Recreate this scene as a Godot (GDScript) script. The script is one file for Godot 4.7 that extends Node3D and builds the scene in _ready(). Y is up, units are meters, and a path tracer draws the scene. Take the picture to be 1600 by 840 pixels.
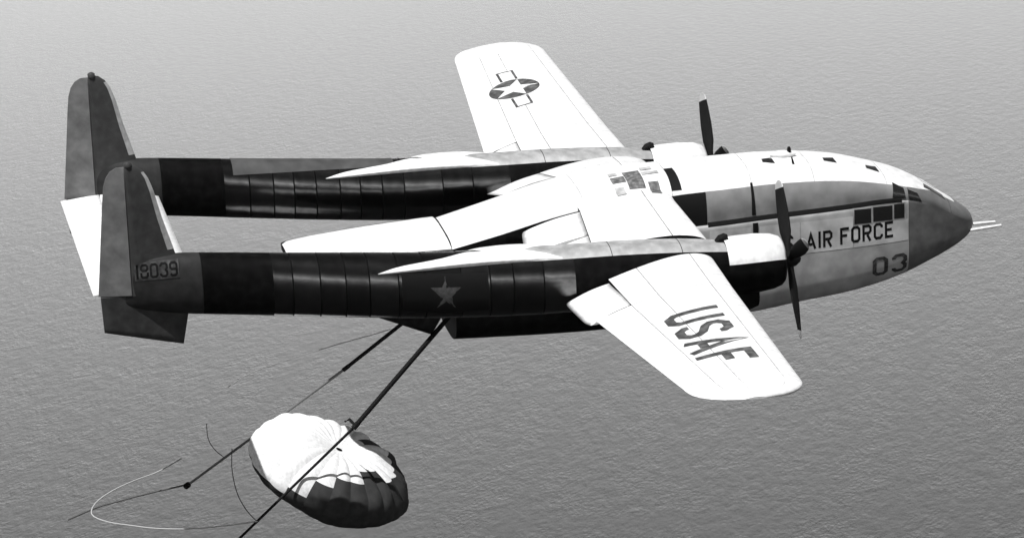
extends Node3D
# A twin-boom transport aircraft over the open sea, towing a snagged parachute. Units are metres.
# Aircraft frame: +x nose, +y up, +z starboard; the whole flight group is banked by BANK about x.

const BANK := 0.185
const SWELL := 0.30
const SEA_LX := 720.0
const SEA_LZ := 2300.0
const SEA_BUMP := 1.2
const SEA_ALB := 0.07
const SEA_Y := -1600.0
const ZB := 4.6
const CAMR := [0.980301, -0.035031, 0.194377]
const CAMU := [0.093981, 0.948324, -0.303065]
const CAMP := [-36.180687, 40.482318, 120.280308]
const CAMF := 6.86901

var T := Transform3D()
var M := {}
var taken := {}

# ---------------------------------------------------------------- small helpers
func numbered(called: String) -> String:
	var n: int = taken.get(called, 0)
	taken[called] = n + 1
	return called if n == 0 else "%s_%03d" % [called, n]

func thing(called: String, label: String, category: String, base: Vector3, group := "") -> Node3D:
	var o := Node3D.new()
	o.name = numbered(called)
	add_child(o)
	o.transform = T * Transform3D(Basis(), base)
	o.set_meta("label", label)
	o.set_meta("category", category)
	if group != "":
		o.set_meta("group", group)
	return o

func part(called: String, mesh: Mesh, m: Material, parent: Node, label := "") -> MeshInstance3D:
	var o := MeshInstance3D.new()
	o.name = called
	o.mesh = mesh
	o.material_override = m
	parent.add_child(o, true)
	if label != "":
		o.set_meta("label", label)
	return o

func tb(xs: Array, ys: Array, x: float) -> float:
	# smooth table look-up (monotone-ish cubic), xs ascending
	var n := xs.size()
	if x <= xs[0]:
		return ys[0]
	if x >= xs[n - 1]:
		return ys[n - 1]
	var i := 0
	while x > xs[i + 1]:
		i += 1
	var h: float = xs[i + 1] - xs[i]
	var d: float = (ys[i + 1] - ys[i]) / h
	var m0: float = d
	var m1: float = d
	if i > 0:
		var dp: float = (ys[i] - ys[i - 1]) / (xs[i] - xs[i - 1])
		m0 = 0.0 if dp * d <= 0.0 else 2.0 * dp * d / (dp + d)
	if i < n - 2:
		var dn: float = (ys[i + 2] - ys[i + 1]) / (xs[i + 2] - xs[i + 1])
		m1 = 0.0 if dn * d <= 0.0 else 2.0 * dn * d / (dn + d)
	var t: float = (x - xs[i]) / h
	return ys[i] * (2 * t * t * t - 3 * t * t + 1) + h * m0 * (t * t * t - 2 * t * t + t) + ys[i + 1] * (-2 * t * t * t + 3 * t * t) + h * m1 * (t * t * t - t * t)

func li(xs: Array, ys: Array, x: float) -> float:
	var n := xs.size()
	if x <= xs[0]:
		return ys[0]
	if x >= xs[n - 1]:
		return ys[n - 1]
	var i := 0
	while x > xs[i + 1]:
		i += 1
	return lerpf(ys[i], ys[i + 1], (x - xs[i]) / (xs[i + 1] - xs[i]))

func sheet(st: SurfaceTool, rows: Array, closed := false, g := 0) -> void:
	# rows of points joined by quads
	st.set_smooth_group(g)
	for i in rows.size() - 1:
		var a: PackedVector3Array = rows[i]
		var b: PackedVector3Array = rows[i + 1]
		var n := a.size()
		for j in (n if closed else n - 1):
			var k := (j + 1) % n
			for q in [a[j], b[j], a[k], a[k], b[j], b[k]]:
				st.add_vertex(q)

func cap(st: SurfaceTool, ring: PackedVector3Array, flip: bool, g: int) -> void:
	st.set_smooth_group(g)
	var c := Vector3.ZERO
	for q in ring:
		c += q
	c /= ring.size()
	for j in ring.size():
		var k := (j + 1) % ring.size()
		if flip:
			st.add_vertex(c); st.add_vertex(ring[k]); st.add_vertex(ring[j])
		else:
			st.add_vertex(c); st.add_vertex(ring[j]); st.add_vertex(ring[k])

func start() -> SurfaceTool:
	var st := SurfaceTool.new()
	st.begin(Mesh.PRIMITIVE_TRIANGLES)
	return st

func done(st: SurfaceTool) -> ArrayMesh:
	st.generate_normals()
	return st.commit()

func loft(rings: Array, c0 := true, c1 := true) -> ArrayMesh:
	var st := start()
	sheet(st, rings, true, 0)
	if c0:
		cap(st, rings[0], true, 1)
	if c1:
		cap(st, rings[rings.size() - 1], false, 2)
	return done(st)

func grid_mesh(rows: Array) -> ArrayMesh:
	var st := start()
	sheet(st, rows, false, 0)
	return done(st)

func tube_into(st: SurfaceTool, pts: Array, rad: Array, sides := 10) -> void:
	var rings := []
	for i in pts.size():
		var p: Vector3 = pts[i]
		var d: Vector3 = (pts[mini(i + 1, pts.size() - 1)] - pts[maxi(i - 1, 0)]).normalized()
		var u := d.cross(Vector3(0.3, 0.2, 1.0)).normalized()
		var w := d.cross(u)
		var ring := PackedVector3Array()
		for k in sides:
			var a := TAU * k / sides
			ring.append(p + (u * cos(a) + w * sin(a)) * rad[i])
		rings.append(ring)
	sheet(st, rings, true, 0)
	cap(st, rings[0], true, 1)
	cap(st, rings[rings.size() - 1], false, 2)

func tube(pts: Array, rad: Array, sides := 10) -> ArrayMesh:
	var st := start()
	tube_into(st, pts, rad, sides)
	return done(st)

func smooth_path(ctrl: Array, n: int) -> Array:
	var c := Curve3D.new()
	for i in ctrl.size():
		var a: Vector3 = ctrl[maxi(i - 1, 0)]
		var b: Vector3 = ctrl[mini(i + 1, ctrl.size() - 1)]
		var t := (b - a) / 6.0
		c.add_point(ctrl[i], -t, t)
	var L := c.get_baked_length()
	var out := []
	for i in n + 1:
		out.append(c.sample_baked(L * i / n, true))
	return out

# ---------------------------------------------------------------- materials
func noise_image(seed_: int, freq: float, oct: int, size: int, lo: float, hi: float, stretch := 1.0, power := 1.0) -> Image:
	var f := FastNoiseLite.new()
	f.seed = seed_
	f.noise_type = FastNoiseLite.TYPE_SIMPLEX_SMOOTH
	f.frequency = freq
	f.fractal_octaves = oct
	var im := f.get_seamless_image(size, size, false, false, 0.12, true)
	im.convert(Image.FORMAT_L8)
	var data := im.get_data()
	for i in data.size():
		var v := pow(data[i] / 255.0, power)
		data[i] = int(clampf(lerpf(lo, hi, v), 0.0, 1.0) * 255.0)
	return Image.create_from_data(size, size, false, Image.FORMAT_L8, data)

func tex(im: Image) -> ImageTexture:
	im.generate_mipmaps()
	return ImageTexture.create_from_image(im)

func grey(v: float) -> Color:
	return Color(v, v, v).linear_to_srgb()

func mat(base: float, rough: float, metal := 0.0, t: Texture2D = null, scale := 0.3, spec := 0.5) -> StandardMaterial3D:
	var m := StandardMaterial3D.new()
	m.albedo_color = grey(base)
	m.roughness = rough
	m.metallic = metal
	m.metallic_specular = spec
	if t:
		m.albedo_texture = t
		m.uv1_triplanar = true
		m.uv1_scale = Vector3(scale, scale, scale)
	return m

func make_materials() -> void:
	var grime := tex(noise_image(3, 0.02, 5, 512, 0.80, 1.0))
	var mottle := tex(noise_image(8, 0.010, 4, 512, 0.45, 1.0, 1.0, 1.2))
	var scuff := tex(noise_image(12, 0.008, 4, 512, 0.72, 1.0))
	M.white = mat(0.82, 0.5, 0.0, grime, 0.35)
	M.cloth = mat(0.80, 0.9, 0.0, grime, 0.8, 0.2)
	M.cloth.backlight_enabled = true
	M.cloth.backlight = Color(0.25, 0.25, 0.25)
	M.metal = mat(0.50, 0.45, 0.1, scuff, 0.25)
	M.panel = mat(0.74, 0.42, 0.1, scuff, 0.25)
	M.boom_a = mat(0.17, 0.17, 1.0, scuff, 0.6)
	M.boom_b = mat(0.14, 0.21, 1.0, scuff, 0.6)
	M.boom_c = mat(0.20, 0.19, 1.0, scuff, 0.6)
	M.top_grey = mat(0.085, 0.6, 0.0, scuff, 0.3, 0.2)
	M.light = mat(0.55, 0.45, 0.3, scuff, 0.5)
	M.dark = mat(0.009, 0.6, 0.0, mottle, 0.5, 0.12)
	M.fin = mat(0.056, 0.6, 0.0, scuff, 0.5, 0.3)
	M.aft = mat(0.034, 0.6, 0.0, scuff, 0.5, 0.2)
	M.metal_upper = mat(0.30, 0.45, 0.1, scuff, 0.25)
	M.rudder = mat(0.19, 0.6, 0.0, scuff, 0.4, 0.3)
	M.nose = mat(0.17, 0.6, 0.0, scuff, 0.4, 0.3)
	M.black = mat(0.008, 0.7, 0.0, null, 0.3, 0.2)
	M.ink = mat(0.02, 0.7, 0.0, mottle, 1.0, 0.2)
	M.number = mat(0.10, 0.7, 0.0, mottle, 1.0, 0.2)
	M.wing_ink = mat(0.16, 0.7, 0.0, mottle, 0.5, 0.2)
	M.blue = mat(0.02, 0.7, 0.0, mottle, 0.8, 0.2)
	M.faded = mat(0.09, 0.7, 0.0, scuff, 1.5, 0.2)
	M.patch_mid = mat(0.26, 0.7, 0.0, mottle, 1.0, 0.2)
	M.patch_pale = mat(0.5, 0.7, 0.0, scuff, 1.0, 0.2)
	M.edge = mat(0.5, 0.5, 0.2, scuff, 0.8)
	M.plate = mat(0.11, 0.6, 0.0, mottle, 0.8, 0.2)
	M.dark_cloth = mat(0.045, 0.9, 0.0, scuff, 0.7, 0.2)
	M.glass = mat(0.015, 0.12, 0.0, null, 0.3, 0.5)
	M.rod = mat(0.11, 0.7)
	M.rope_dark = mat(0.06, 0.9)
	M.rope_pale = mat(0.36, 0.9)
	M.rope_mid = mat(0.2, 0.9)

# ---------------------------------------------------------------- fuselage form
const FX := [-15.75, -14.2, -12.9, -11.7, -10.0, -8.0, -6.7, -5.4, -4.2, -3.1, -2.3, -1.55, -0.9, -0.4, -0.12, 0.0]
const FT := [1.25, 1.66, 2.02, 2.27, 2.45, 2.50, 2.50, 2.44, 2.28, 1.97, 1.70, 1.32, 0.88, 0.53, 0.28, 0.0]
const FB := [-1.84, -1.92, -1.98, -2.01, -2.01, -1.98, -1.90, -1.74, -1.63, -1.45, -1.27, -1.03, -0.78, -0.52, -0.28, -0.06]
const FW := [1.60, 1.62, 1.62, 1.62, 1.62, 1.62, 1.60, 1.57, 1.50, 1.38, 1.24, 1.06, 0.85, 0.60, 0.34, 0.03]
const FC := [0.62, 0.75, 0.90, 1.00, 1.05, 1.10, 1.15, 1.18, 1.20, 1.22, 1.16, 0.92, 0.52, 0.20, 0.05, -0.03]

func fus(x: float) -> Dictionary:
	var k := smoothstep(0.0, 3.5, -x)
	var kc := smoothstep(1.4, 3.6, -x)
	var w := tb(FX, FW, x)
	return {"t": tb(FX, FT, x), "b": tb(FX, FB, x), "w": w, "c": tb(FX, FC, x), "u": w * lerpf(1.0, 0.94, kc),
		"nl": lerpf(2.0, 3.4, k), "nu": lerpf(2.0, 3.0, k) + 1.6 * smoothstep(9.0, 13.0, -x), "s": lerpf(0.02, 0.16, k)}

func fus_lower(x: float, n: int) -> PackedVector3Array:
	# half profile (z >= 0) from keel to crease
	var f := fus(x)
	var ym: float = lerpf(f.b, f.c, 0.42)
	var out := PackedVector3Array()
	for i in n + 1:
		var a := PI / 2 * i / n
		out.append(Vector3(x, ym - (ym - f.b) * pow(cos(a), 2.0 / f.nl), f.w * pow(sin(a), 2.0 / f.nl)))
	out.append(Vector3(x, lerpf(ym, f.c - f.s, 0.5), f.w))
	for i in 5:
		var a := PI / 2 * i / 4
		out.append(Vector3(x, f.c - f.s + f.s * sin(a), f.u + (f.w - f.u) * cos(a)))
	return out

func fus_upper(x: float, a0: float, a1: float, n: int) -> PackedVector3Array:
	var f := fus(x)
	var out := PackedVector3Array()
	for i in n + 1:
		var a := lerpf(a0, a1, float(i) / n)
		out.append(Vector3(x, f.c + (f.t - f.c) * pow(maxf(sin(a), 0.0), 2.0 / f.nu), f.u * pow(maxf(cos(a), 0.0), 2.0 / f.nu)))
	return out

func side_z(x: float, y: float) -> float:
	var f := fus(x)
	if y >= f.c:
		return f.u * pow(maxf(1.0 - pow(minf((y - f.c) / (f.t - f.c), 1.0), f.nu), 0.0), 1.0 / f.nu)
	if y >= f.c - f.s:
		var q: float = (y - f.c + f.s) / f.s
		return f.u + (f.w - f.u) * sqrt(maxf(1.0 - q * q, 0.0))
	var ym: float = lerpf(f.b, f.c, 0.42)
	if y >= ym:
		return f.w
	return f.w * pow(maxf(1.0 - pow(minf((ym - y) / (ym - f.b), 1.0), f.nl), 0.0), 1.0 / f.nl)

func top_y(x: float, z: float) -> float:
	var f := fus(x)
	return f.c + (f.t - f.c) * pow(maxf(1.0 - pow(minf(absf(z) / f.u, 1.0), f.nu), 0.0), 1.0 / f.nu)

func mir(p: PackedVector3Array, s: float) -> PackedVector3Array:
	if s > 0:
		return p
	var o := PackedVector3Array()
	for q in p:
		o.append(Vector3(q.x, q.y, -q.z))
	return o

func xsteps(a: float, b: float, st: float) -> Array:
	var n := maxi(1, int(ceil(absf(b - a) / st)))
	var o := []
	for i in n + 1:
		o.append(lerpf(a, b, float(i) / n))
	return o

func paint_angle(x: float) -> float:
	# where the white roof paint stops, as the angle on the upper lobe
	return li([-15.75, -12.0, -10.0, -9.0, -6.0, -3.0, -2.3, -1.9, -1.5, -1.0, -0.6, 0.0], [0.45, 0.48, 0.55, 0.58, 0.60, 0.60, 0.62, 0.72, 0.95, 1.12, 1.2, 1.25], x)

func skin_lower(x0: float, x1: float, s: float) -> ArrayMesh:
	var rows := []
	for x in xsteps(x0, x1, 0.12 if x1 > -2.5 else 0.3):
		rows.append(mir(fus_lower(x, 10), s))
	return grid_mesh(rows)

func skin_upper(x0: float, x1: float, s: float, roof: bool) -> ArrayMesh:
	var rows := []
	for x in xsteps(x0, x1, 0.1 if x1 > -2.5 else 0.3):
		var pa := paint_angle(x)
		rows.append(mir(fus_upper(x, pa if roof else 0.0, PI / 2 if roof else pa, 10), s))
	return grid_mesh(rows)

func side_patch(c: Array, off: float, s := 1.0, nx := 6, ny := 5) -> ArrayMesh:
	# quad of (x, y) corners draped over the fuselage side, a plate with its own rim
	var rows := []
	for j in ny + 1:
		var row := PackedVector3Array()
		for i in nx + 1:
			var u := float(i) / nx
			var v := float(j) / ny
			var q: Vector2 = (c[0] as Vector2).lerp(c[1], u).lerp((c[3] as Vector2).lerp(c[2], u), v)
			row.append(Vector3(q.x, q.y, s * (side_z(q.x, q.y) + off)))
		rows.append(row)
	return grid_mesh(rows)

func roof_patch(c: Array, off: float, nx := 6, ny := 6) -> ArrayMesh:
	var rows := []
	for j in ny + 1:
		var row := PackedVector3Array()
		for i in nx + 1:
			var u := float(i) / nx
			var v := float(j) / ny
			var q: Vector2 = (c[0] as Vector2).lerp(c[1], u).lerp((c[3] as Vector2).lerp(c[2], u), v)
			row.append(Vector3(q.x, top_y(q.x, q.y) + off, q.y))
		rows.append(row)
	return grid_mesh(rows)

# ---------------------------------------------------------------- block lettering
func ring8(w: float, y0: float, y1: float) -> Array:
	var l := 0.5
	var r := w - 0.5
	return [Vector2(l, y0 + 0.7), Vector2(l, y1 - 0.7), Vector2(l + 0.7, y1), Vector2(r - 0.7, y1), Vector2(r, y1 - 0.7), Vector2(r, y0 + 0.7), Vector2(r - 0.7, y0), Vector2(l + 0.7, y0), Vector2(l, y0 + 0.7)]

func glyph(ch: String) -> Array:
	# [advance, stroke, stroke ...], six units tall, stroke one unit wide
	var V := func(a: Array) -> Array:
		var o := []
		for i in range(0, a.size(), 2):
			o.append(Vector2(a[i], a[i + 1]))
		return o
	match ch:
		"U": return [4.0, V.call([0.5, 6, 0.5, 1.2, 1.2, 0.5, 2.8, 0.5, 3.5, 1.2, 3.5, 6])]
		"S": return [4.0, V.call([3.5, 4.4, 3.5, 4.8, 2.8, 5.5, 1.2, 5.5, 0.5, 4.8, 0.5, 4.0, 1.2, 3.3, 2.8, 2.7, 3.5, 2.0, 3.5, 1.2, 2.8, 0.5, 1.2, 0.5, 0.5, 1.2, 0.5, 1.6])]
		"A": return [4.4, V.call([0.45, 0, 2.2, 5.2, 3.95, 0]), V.call([1.55, 1.7, 2.85, 1.7])]
		"F": return [3.8, V.call([0.5, 0, 0.5, 5.5, 3.6, 5.5]), V.call([1.02, 3.1, 3.0, 3.1])]
		"I": return [1.2, V.call([0.6, 0, 0.6, 6])]
		"R": return [4.0, V.call([0.5, 0, 0.5, 5.5, 2.8, 5.5, 3.5, 4.8, 3.5, 3.6, 2.8, 2.9, 1.02, 2.9]), V.call([2.1, 2.35, 3.4, 0])]
		"O": return [4.0, ring8(4.0, 0.5, 5.5)]
		"0": return [4.0, ring8(4.0, 0.5, 5.5)]
		"C": return [4.0, V.call([3.5, 4.2, 3.5, 4.8, 2.8, 5.5, 1.2, 5.5, 0.5, 4.8, 0.5, 1.2, 1.2, 0.5, 2.8, 0.5, 3.5, 1.2, 3.5, 1.8])]
		"E": return [3.8, V.call([3.6, 5.5, 0.5, 5.5, 0.5, 0.5, 3.6, 0.5]), V.call([1.02, 3.0, 3.0, 3.0])]
		"1": return [1.6, V.call([0.8, 0, 0.8, 6])]
		"3": return [4.0, V.call([0.5, 4.4, 0.5, 4.8, 1.2, 5.5, 2.8, 5.5, 3.5, 4.8, 3.5, 3.7, 2.9, 3.0, 3.5, 2.3, 3.5, 1.2, 2.8, 0.5, 1.2, 0.5, 0.5, 1.2, 0.5, 1.6])]
		"8": return [4.0, ring8(4.0, 3.3, 5.5), [Vector2(0.5, 2.55), Vector2(0.5, 1.2), Vector2(1.2, 0.5), Vector2(2.8, 0.5), Vector2(3.5, 1.2), Vector2(3.5, 2.55)]]
		"9": return [4.0, V.call([3.0, 3.0, 1.2, 3.0, 0.5, 3.6, 0.5, 4.8, 1.2, 5.5, 2.8, 5.5, 3.5, 4.8, 3.5, 1.2, 2.8, 0.5, 1.2, 0.5, 0.5, 1.2])]
		".": return [1.4, V.call([0.7, 0, 0.7, 1.0])]
	return [2.4]

func stroke(st: SurfaceTool, line: Array, map: Callable, org: Vector2, sx: float, sy: float) -> void:
	# mitred ribbon along a centre line
	var closed: bool = line.size() > 3 and (line[0] as Vector2).distance_to(line[line.size() - 1]) < 0.001
	var n := line.size()
	var L := []
	var Rr := []
	for i in n:
		var p: Vector2 = line[i]
		var a: Vector2
		var b: Vector2
		if closed:
			a = (p - (line[n - 2] if i == 0 else line[i - 1]) as Vector2).normalized()
			b = ((line[1] if i == n - 1 else line[i + 1]) as Vector2 - p).normalized()
		else:
			a = (p - (line[i - 1] as Vector2)).normalized() if i > 0 else ((line[1] as Vector2) - p).normalized()
			b = ((line[i + 1] as Vector2) - p).normalized() if i < n - 1 else a
		var nrm := (a.orthogonal() + b.orthogonal()).normalized()
		var k := 0.5 / maxf(nrm.dot(a.orthogonal()), 0.35)
		L.append(p + nrm * k)
		Rr.append(p - nrm * k)
	var rows := []
	for i in n:
		var sub := 1 if i == n - 1 else maxi(1, int((line[i + 1] as Vector2).distance_to(line[i]) / 0.8))
		for q in sub:
			var f := float(q) / sub
			var l: Vector2 = L[i]
			var r: Vector2 = Rr[i]
			if i < n - 1:
				l = l.lerp(L[i + 1], f)
				r = r.lerp(Rr[i + 1], f)
			rows.append(PackedVector3Array([map.call(org + Vector2(l.x * sx, l.y * sy)), map.call(org + Vector2(r.x * sx, r.y * sy))]))
	sheet(st, rows, false, 0)

func lettering(parent: Node, text: String, height: float, width_factor: float, gap: float, m: Material, map: Callable) -> void:
	# map takes a point of the flat lettering (metres from its lower left) to the surface; each letter is a part
	var u := height / 6.0
	var x := 0.0
	for ch in text:
		var g := glyph(ch)
		if g.size() > 1:
			var st := start()
			for i in range(1, g.size()):
				stroke(st, g[i], map, Vector2(x, 0), u * width_factor, u)
			part("letter", done(st), m, parent)
		x += (g[0] + gap) * u * width_factor

# ---------------------------------------------------------------- national emblem (disc, star, bars)
func disc_mesh(r: float, r_in: float, map: Callable) -> ArrayMesh:
	var rows := []
	for k in 4:
		var row := PackedVector3Array()
		for i in 49:
			var a := TAU * i / 48
			var q := Vector2(cos(a), sin(a)) * lerpf(r_in, r, k / 3.0)
			row.append(map.call(q))
		rows.append(row)
	return grid_mesh(rows)

func star_mesh(r: float, map: Callable) -> ArrayMesh:
	var st := start()
	st.set_smooth_group(0)
	for i in 10:
		var a := PI / 2 + TAU * i / 10
		var b := PI / 2 + TAU * (i + 1) / 10
		var ra := r if i % 2 == 0 else r * 0.382
		var rb := r if i % 2 == 1 else r * 0.382
		var p := Vector2(cos(a), sin(a)) * ra
		var q := Vector2(cos(b), sin(b)) * rb
		for s in 3:
			var s0 := s / 3.0
			var s1 := (s + 1) / 3.0
			for v in [p * s0, p * s1, q * s1, p * s0, q * s1, q * s0]:
				st.add_vertex(map.call(v))
	return done(st)

func rect_mesh(x0: float, y0: float, x1: float, y1: float, map: Callable, nx := 6, ny := 3) -> ArrayMesh:
	var rows := []
	for j in ny + 1:
		var row := PackedVector3Array()
		for i in nx + 1:
			row.append(map.call(Vector2(lerpf(x0, x1, float(i) / nx), lerpf(y0, y1, float(j) / ny))))
		rows.append(row)
	return grid_mesh(rows)

func emblem(parent: Node, r: float, place: Callable, blue: Material, star: Material, bar: Material, line := 0.12) -> void:
	# place(point, lift) puts a flat point on the carrying surface
	var at := func(lift: float) -> Callable:
		return func(q: Vector2) -> Vector3: return place.call(q, lift)
	part("emblem_disc", disc_mesh(r, 0.0, at.call(0.005)), blue, parent)
	part("emblem_star", star_mesh(r * 0.97, at.call(0.009)), star, parent)
	for s in [-1.0, 1.0]:
		var x0: float = r * 1.02
		var x1: float = r * 2.0
		var h := r * 0.25
		part("emblem_bar", rect_mesh(s * x0, -h, s * x1, h, at.call(0.006)), bar, parent)
		part("emblem_border", rect_mesh(s * x0, h, s * x1, h + r * line, at.call(0.004), 6, 1), blue, parent)
		part("emblem_border", rect_mesh(s * x0, -h - r * line, s * x1, -h, at.call(0.004), 6, 1), blue, parent)
		part("emblem_border", rect_mesh(s * x1, -h - r * line, s * (x1 + r * line), h + r * line, at.call(0.004), 1, 3), blue, parent)

# ---------------------------------------------------------------- wings
const CZ := [0.0, 1.7, 3.95]
const CW := [[-9.25, -9.3, -8.85], [1.95, 1.90, 1.32], [-13.1, -13.05, -13.3], [1.75, 1.62, 1.05], [0.17, 0.17, 0.165]]
const OZ := [5.0, 8.0, 17.3]
const OW := [[-9.05, -9.18, -9.46], [1.26, 1.34, 1.62], [-13.2, -13.0, -12.30], [0.68, 0.80, 1.64], [0.165, 0.16, 0.12]]

func foil(outer: bool, z: float, c: float, upper: bool, inset := 0.0) -> Vector3:
	var zs: Array = OZ if outer else CZ
	var w: Array = OW if outer else CW
	var az := absf(z)
	var xl := li(zs, w[0], az)
	var yl := li(zs, w[1], az)
	var xt := li(zs, w[2], az)
	var yt := li(zs, w[3], az)
	var th := li(zs, w[4], az)
	if outer and az > 15.8:
		var sl := clampf((az - 16.3) / 1.0, 0.0, 1.0)
		var sr := clampf((az - 16.1) / 1.2, 0.0, 1.0)
		var kl := pow(1.0 - pow(sl, 2.2), 1.0 / 2.2)
		var kt := pow(1.0 - pow(sr, 2.4), 1.0 / 2.4)
		var xm := lerpf(xl, xt, 0.5)
		var ym := lerpf(yl, yt, 0.5)
		xl = lerpf(xm, xl, kl); xt = lerpf(xm, xt, kt); yl = lerpf(ym, yl, kl); yt = lerpf(ym, yt, kt)
	var ch := xl - xt
	var t := 5.0 * th * (0.2969 * sqrt(maxf(c, 0.0)) - 0.126 * c - 0.3516 * c * c + 0.2843 * c * c * c - 0.1015 * c * c * c * c) * ch
	var cam := 0.09 * c * (1.0 - c) * ch
	t = maxf(t - inset, 0.0)
	return Vector3(lerpf(xl, xt, c), lerpf(yl, yt, c) + cam + (t if upper else -t), z)

func wing_core(outer: bool, z0: float, z1: float, cmax: float, s: float) -> ArrayMesh:
	var rings := []
	for z in xsteps(z0, z1, 0.3):
		var ring := PackedVector3Array()
		var n := 18
		for i in n + 1:
			var c := cmax * pow(1.0 - float(i) / n, 1.8)
			ring.append(foil(outer, s * z, c, true, 0.018))
		for i in range(1, n + 1):
			var c := cmax * pow(float(i) / n, 1.8)
			ring.append(foil(outer, s * z, c, false, 0.0))
		rings.append(ring)
	return loft(rings)

func wing_skin(outer: bool, z0: float, z1: float, c0: float, c1: float, s: float) -> ArrayMesh:
	var rows := []
	for z in xsteps(z0, z1, 0.12 if z1 > 15.0 else 0.5):
		var row := PackedVector3Array()
		if c0 <= 0.0:
			for c in [0.03, 0.015, 0.005]:
				row.append(foil(outer, s * z, c, false, -0.004))
		var n := 10
		for i in n + 1:
			var f := float(i) / n
			row.append(foil(outer, s * z, lerpf(maxf(c0, 0.0), c1, f * f if c0 <= 0.0 else f), true))
		rows.append(row)
	return grid_mesh(rows)

func flap_mesh(outer: bool, z0: float, z1: float, s: float, c0: float, ext: float, drop: float) -> ArrayMesh:
	# slotted flap, lowered and run back a little
	var rings := []
	for z in xsteps(z0, z1, 0.06):
		var a := foil(outer, s * z, c0, true, lerpf(0.07, 0.0, smoothstep(0.0, 0.7, (z - z0) / (z1 - z0))) if outer else 0.0)
		var lo := foil(outer, s * z, c0, false, 0.02)
		var e := foil(outer, s * z, 1.0, true)
		var g := absf(2.0 * (z - z0) / (z1 - z0) - 1.0)
		var te := e + Vector3(-ext + 0.12 * pow(g, 8.0), -drop, 0)
		var round_ := 1.0
		if z < z0 + 0.01 or z > z1 - 0.01:
			round_ = 0.8
		var ring := PackedVector3Array()
		var n := 8
		for i in n + 1:
			var f := float(i) / n
			var p := te.lerp(a, f)
			ring.append(p + Vector3(0, 0.06 * sin(PI * f) * round_, 0))
		for i in range(1, n):
			var f := float(i) / n
			ring.append(a.lerp(lo, 0.8).lerp(te, f) + Vector3(0, -0.02, 0))
		rings.append(ring)
	return loft(rings)

func wing_place(outer: bool, z0: float, x0: float, rot_sign: float, s: float) -> Callable:
	# flat (u along the span outward for starboard, v forward) to the upper surface
	return func(q: Vector2, lift: float) -> Vector3:
		var z := s * z0 + q.x * rot_sign
		var x := x0 + q.y
		var le := foil(outer, z, 0.0, true)
		var te := foil(outer, z, 1.0, true)
		var c := clampf((le.x - x) / (le.x - te.x), 0.0, 1.0)
		var p := foil(outer, z, c, true)
		return Vector3(x, p.y + lift, z)

# ---------------------------------------------------------------- boom and nacelle form
const BX := [-25.4, -24.6, -23.6, -21.0, -18.8, -16.4, -14.0, -12.0, -10.0, -8.6]
const BY := [1.98, 1.95, 1.86, 1.57, 1.33, 1.10, 0.98, 0.93, 0.88, 0.84]
const BH := [0.70, 0.80, 0.86, 0.87, 0.89, 0.90, 0.92, 0.92, 0.86, 0.74]
const BW := [0.14, 0.32, 0.50, 0.66, 0.76, 0.82, 0.86, 0.88, 0.86, 0.76]

func boom_pt(x: float, a: float, side: float, off := 0.0) -> Vector3:
	var n := 2.35
	var ca := cos(a)
	var sa := sin(a)
	var rw := tb(BX, BW, x) + off
	var rh := tb(BX, BH, x) + off
	return Vector3(x, tb(BX, BY, x) + rh * signf(sa) * pow(absf(sa), 2.0 / n), side * ZB + rw * signf(ca) * pow(absf(ca), 2.0 / n))

func boom_ring(x: float, side: float, off := 0.0, n := 40) -> PackedVector3Array:
	var r := PackedVector3Array()
	for i in n:
		r.append(boom_pt(x, TAU * i / n, side, off))
	return r

func boom_patch(x0: float, x1: float, a0: float, a1: float, side: float, off: float, nx := 3, na := 6, a0b := -9.0, a1b := -9.0) -> ArrayMesh:
	var rows := []
	for j in nx + 1:
		var f := float(j) / nx
		var x := lerpf(x0, x1, f)
		var b0 := a0 if a0b < -8.0 else lerpf(a0, a0b, f)
		var b1 := a1 if a1b < -8.0 else lerpf(a1, a1b, f)
		var row := PackedVector3Array()
		for i in na + 1:
			row.append(boom_pt(x, lerpf(b0, b1, float(i) / na), side, off))
		rows.append(row)
	return grid_mesh(rows)

func revolve(st: SurfaceTool, prof: Array, side: float, a0 := 0.0, a1 := TAU, n := 36) -> void:
	# prof of [x, radius, centre height, squash]; about the engine's axis
	var rows := []
	for q in prof:
		var row := PackedVector3Array()
		for i in n + 1:
			var a := lerpf(a0, a1, float(i) / n)
			row.append(Vector3(q[0], q[2] + sin(a) * q[1], side * ZB + cos(a) * q[1]))
		rows.append(row)
	sheet(st, rows, false, 0)

# ---------------------------------------------------------------- tail form
func fin_mesh(side: float, ys: Array, xle: Array, xte: Array, th: Array) -> ArrayMesh:
	var rings := []
	for i in ys.size():
		var ring := PackedVector3Array()
		var n := 9
		for k in n + 1:
			var c := pow(1.0 - float(k) / n, 1.7)
			var t: float = th[i] * (1.35 * sqrt(c) - 0.35 * c)
			ring.append(Vector3(lerpf(xle[i], xte[i], c), ys[i], side * ZB + t))
		for k in range(1, n + 1):
			var c := pow(float(k) / n, 1.7)
			var t: float = th[i] * (1.35 * sqrt(c) - 0.35 * c)
			ring.append(Vector3(lerpf(xle[i], xte[i], c), ys[i], side * ZB - t))
		rings.append(ring)
	return loft(rings)

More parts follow.
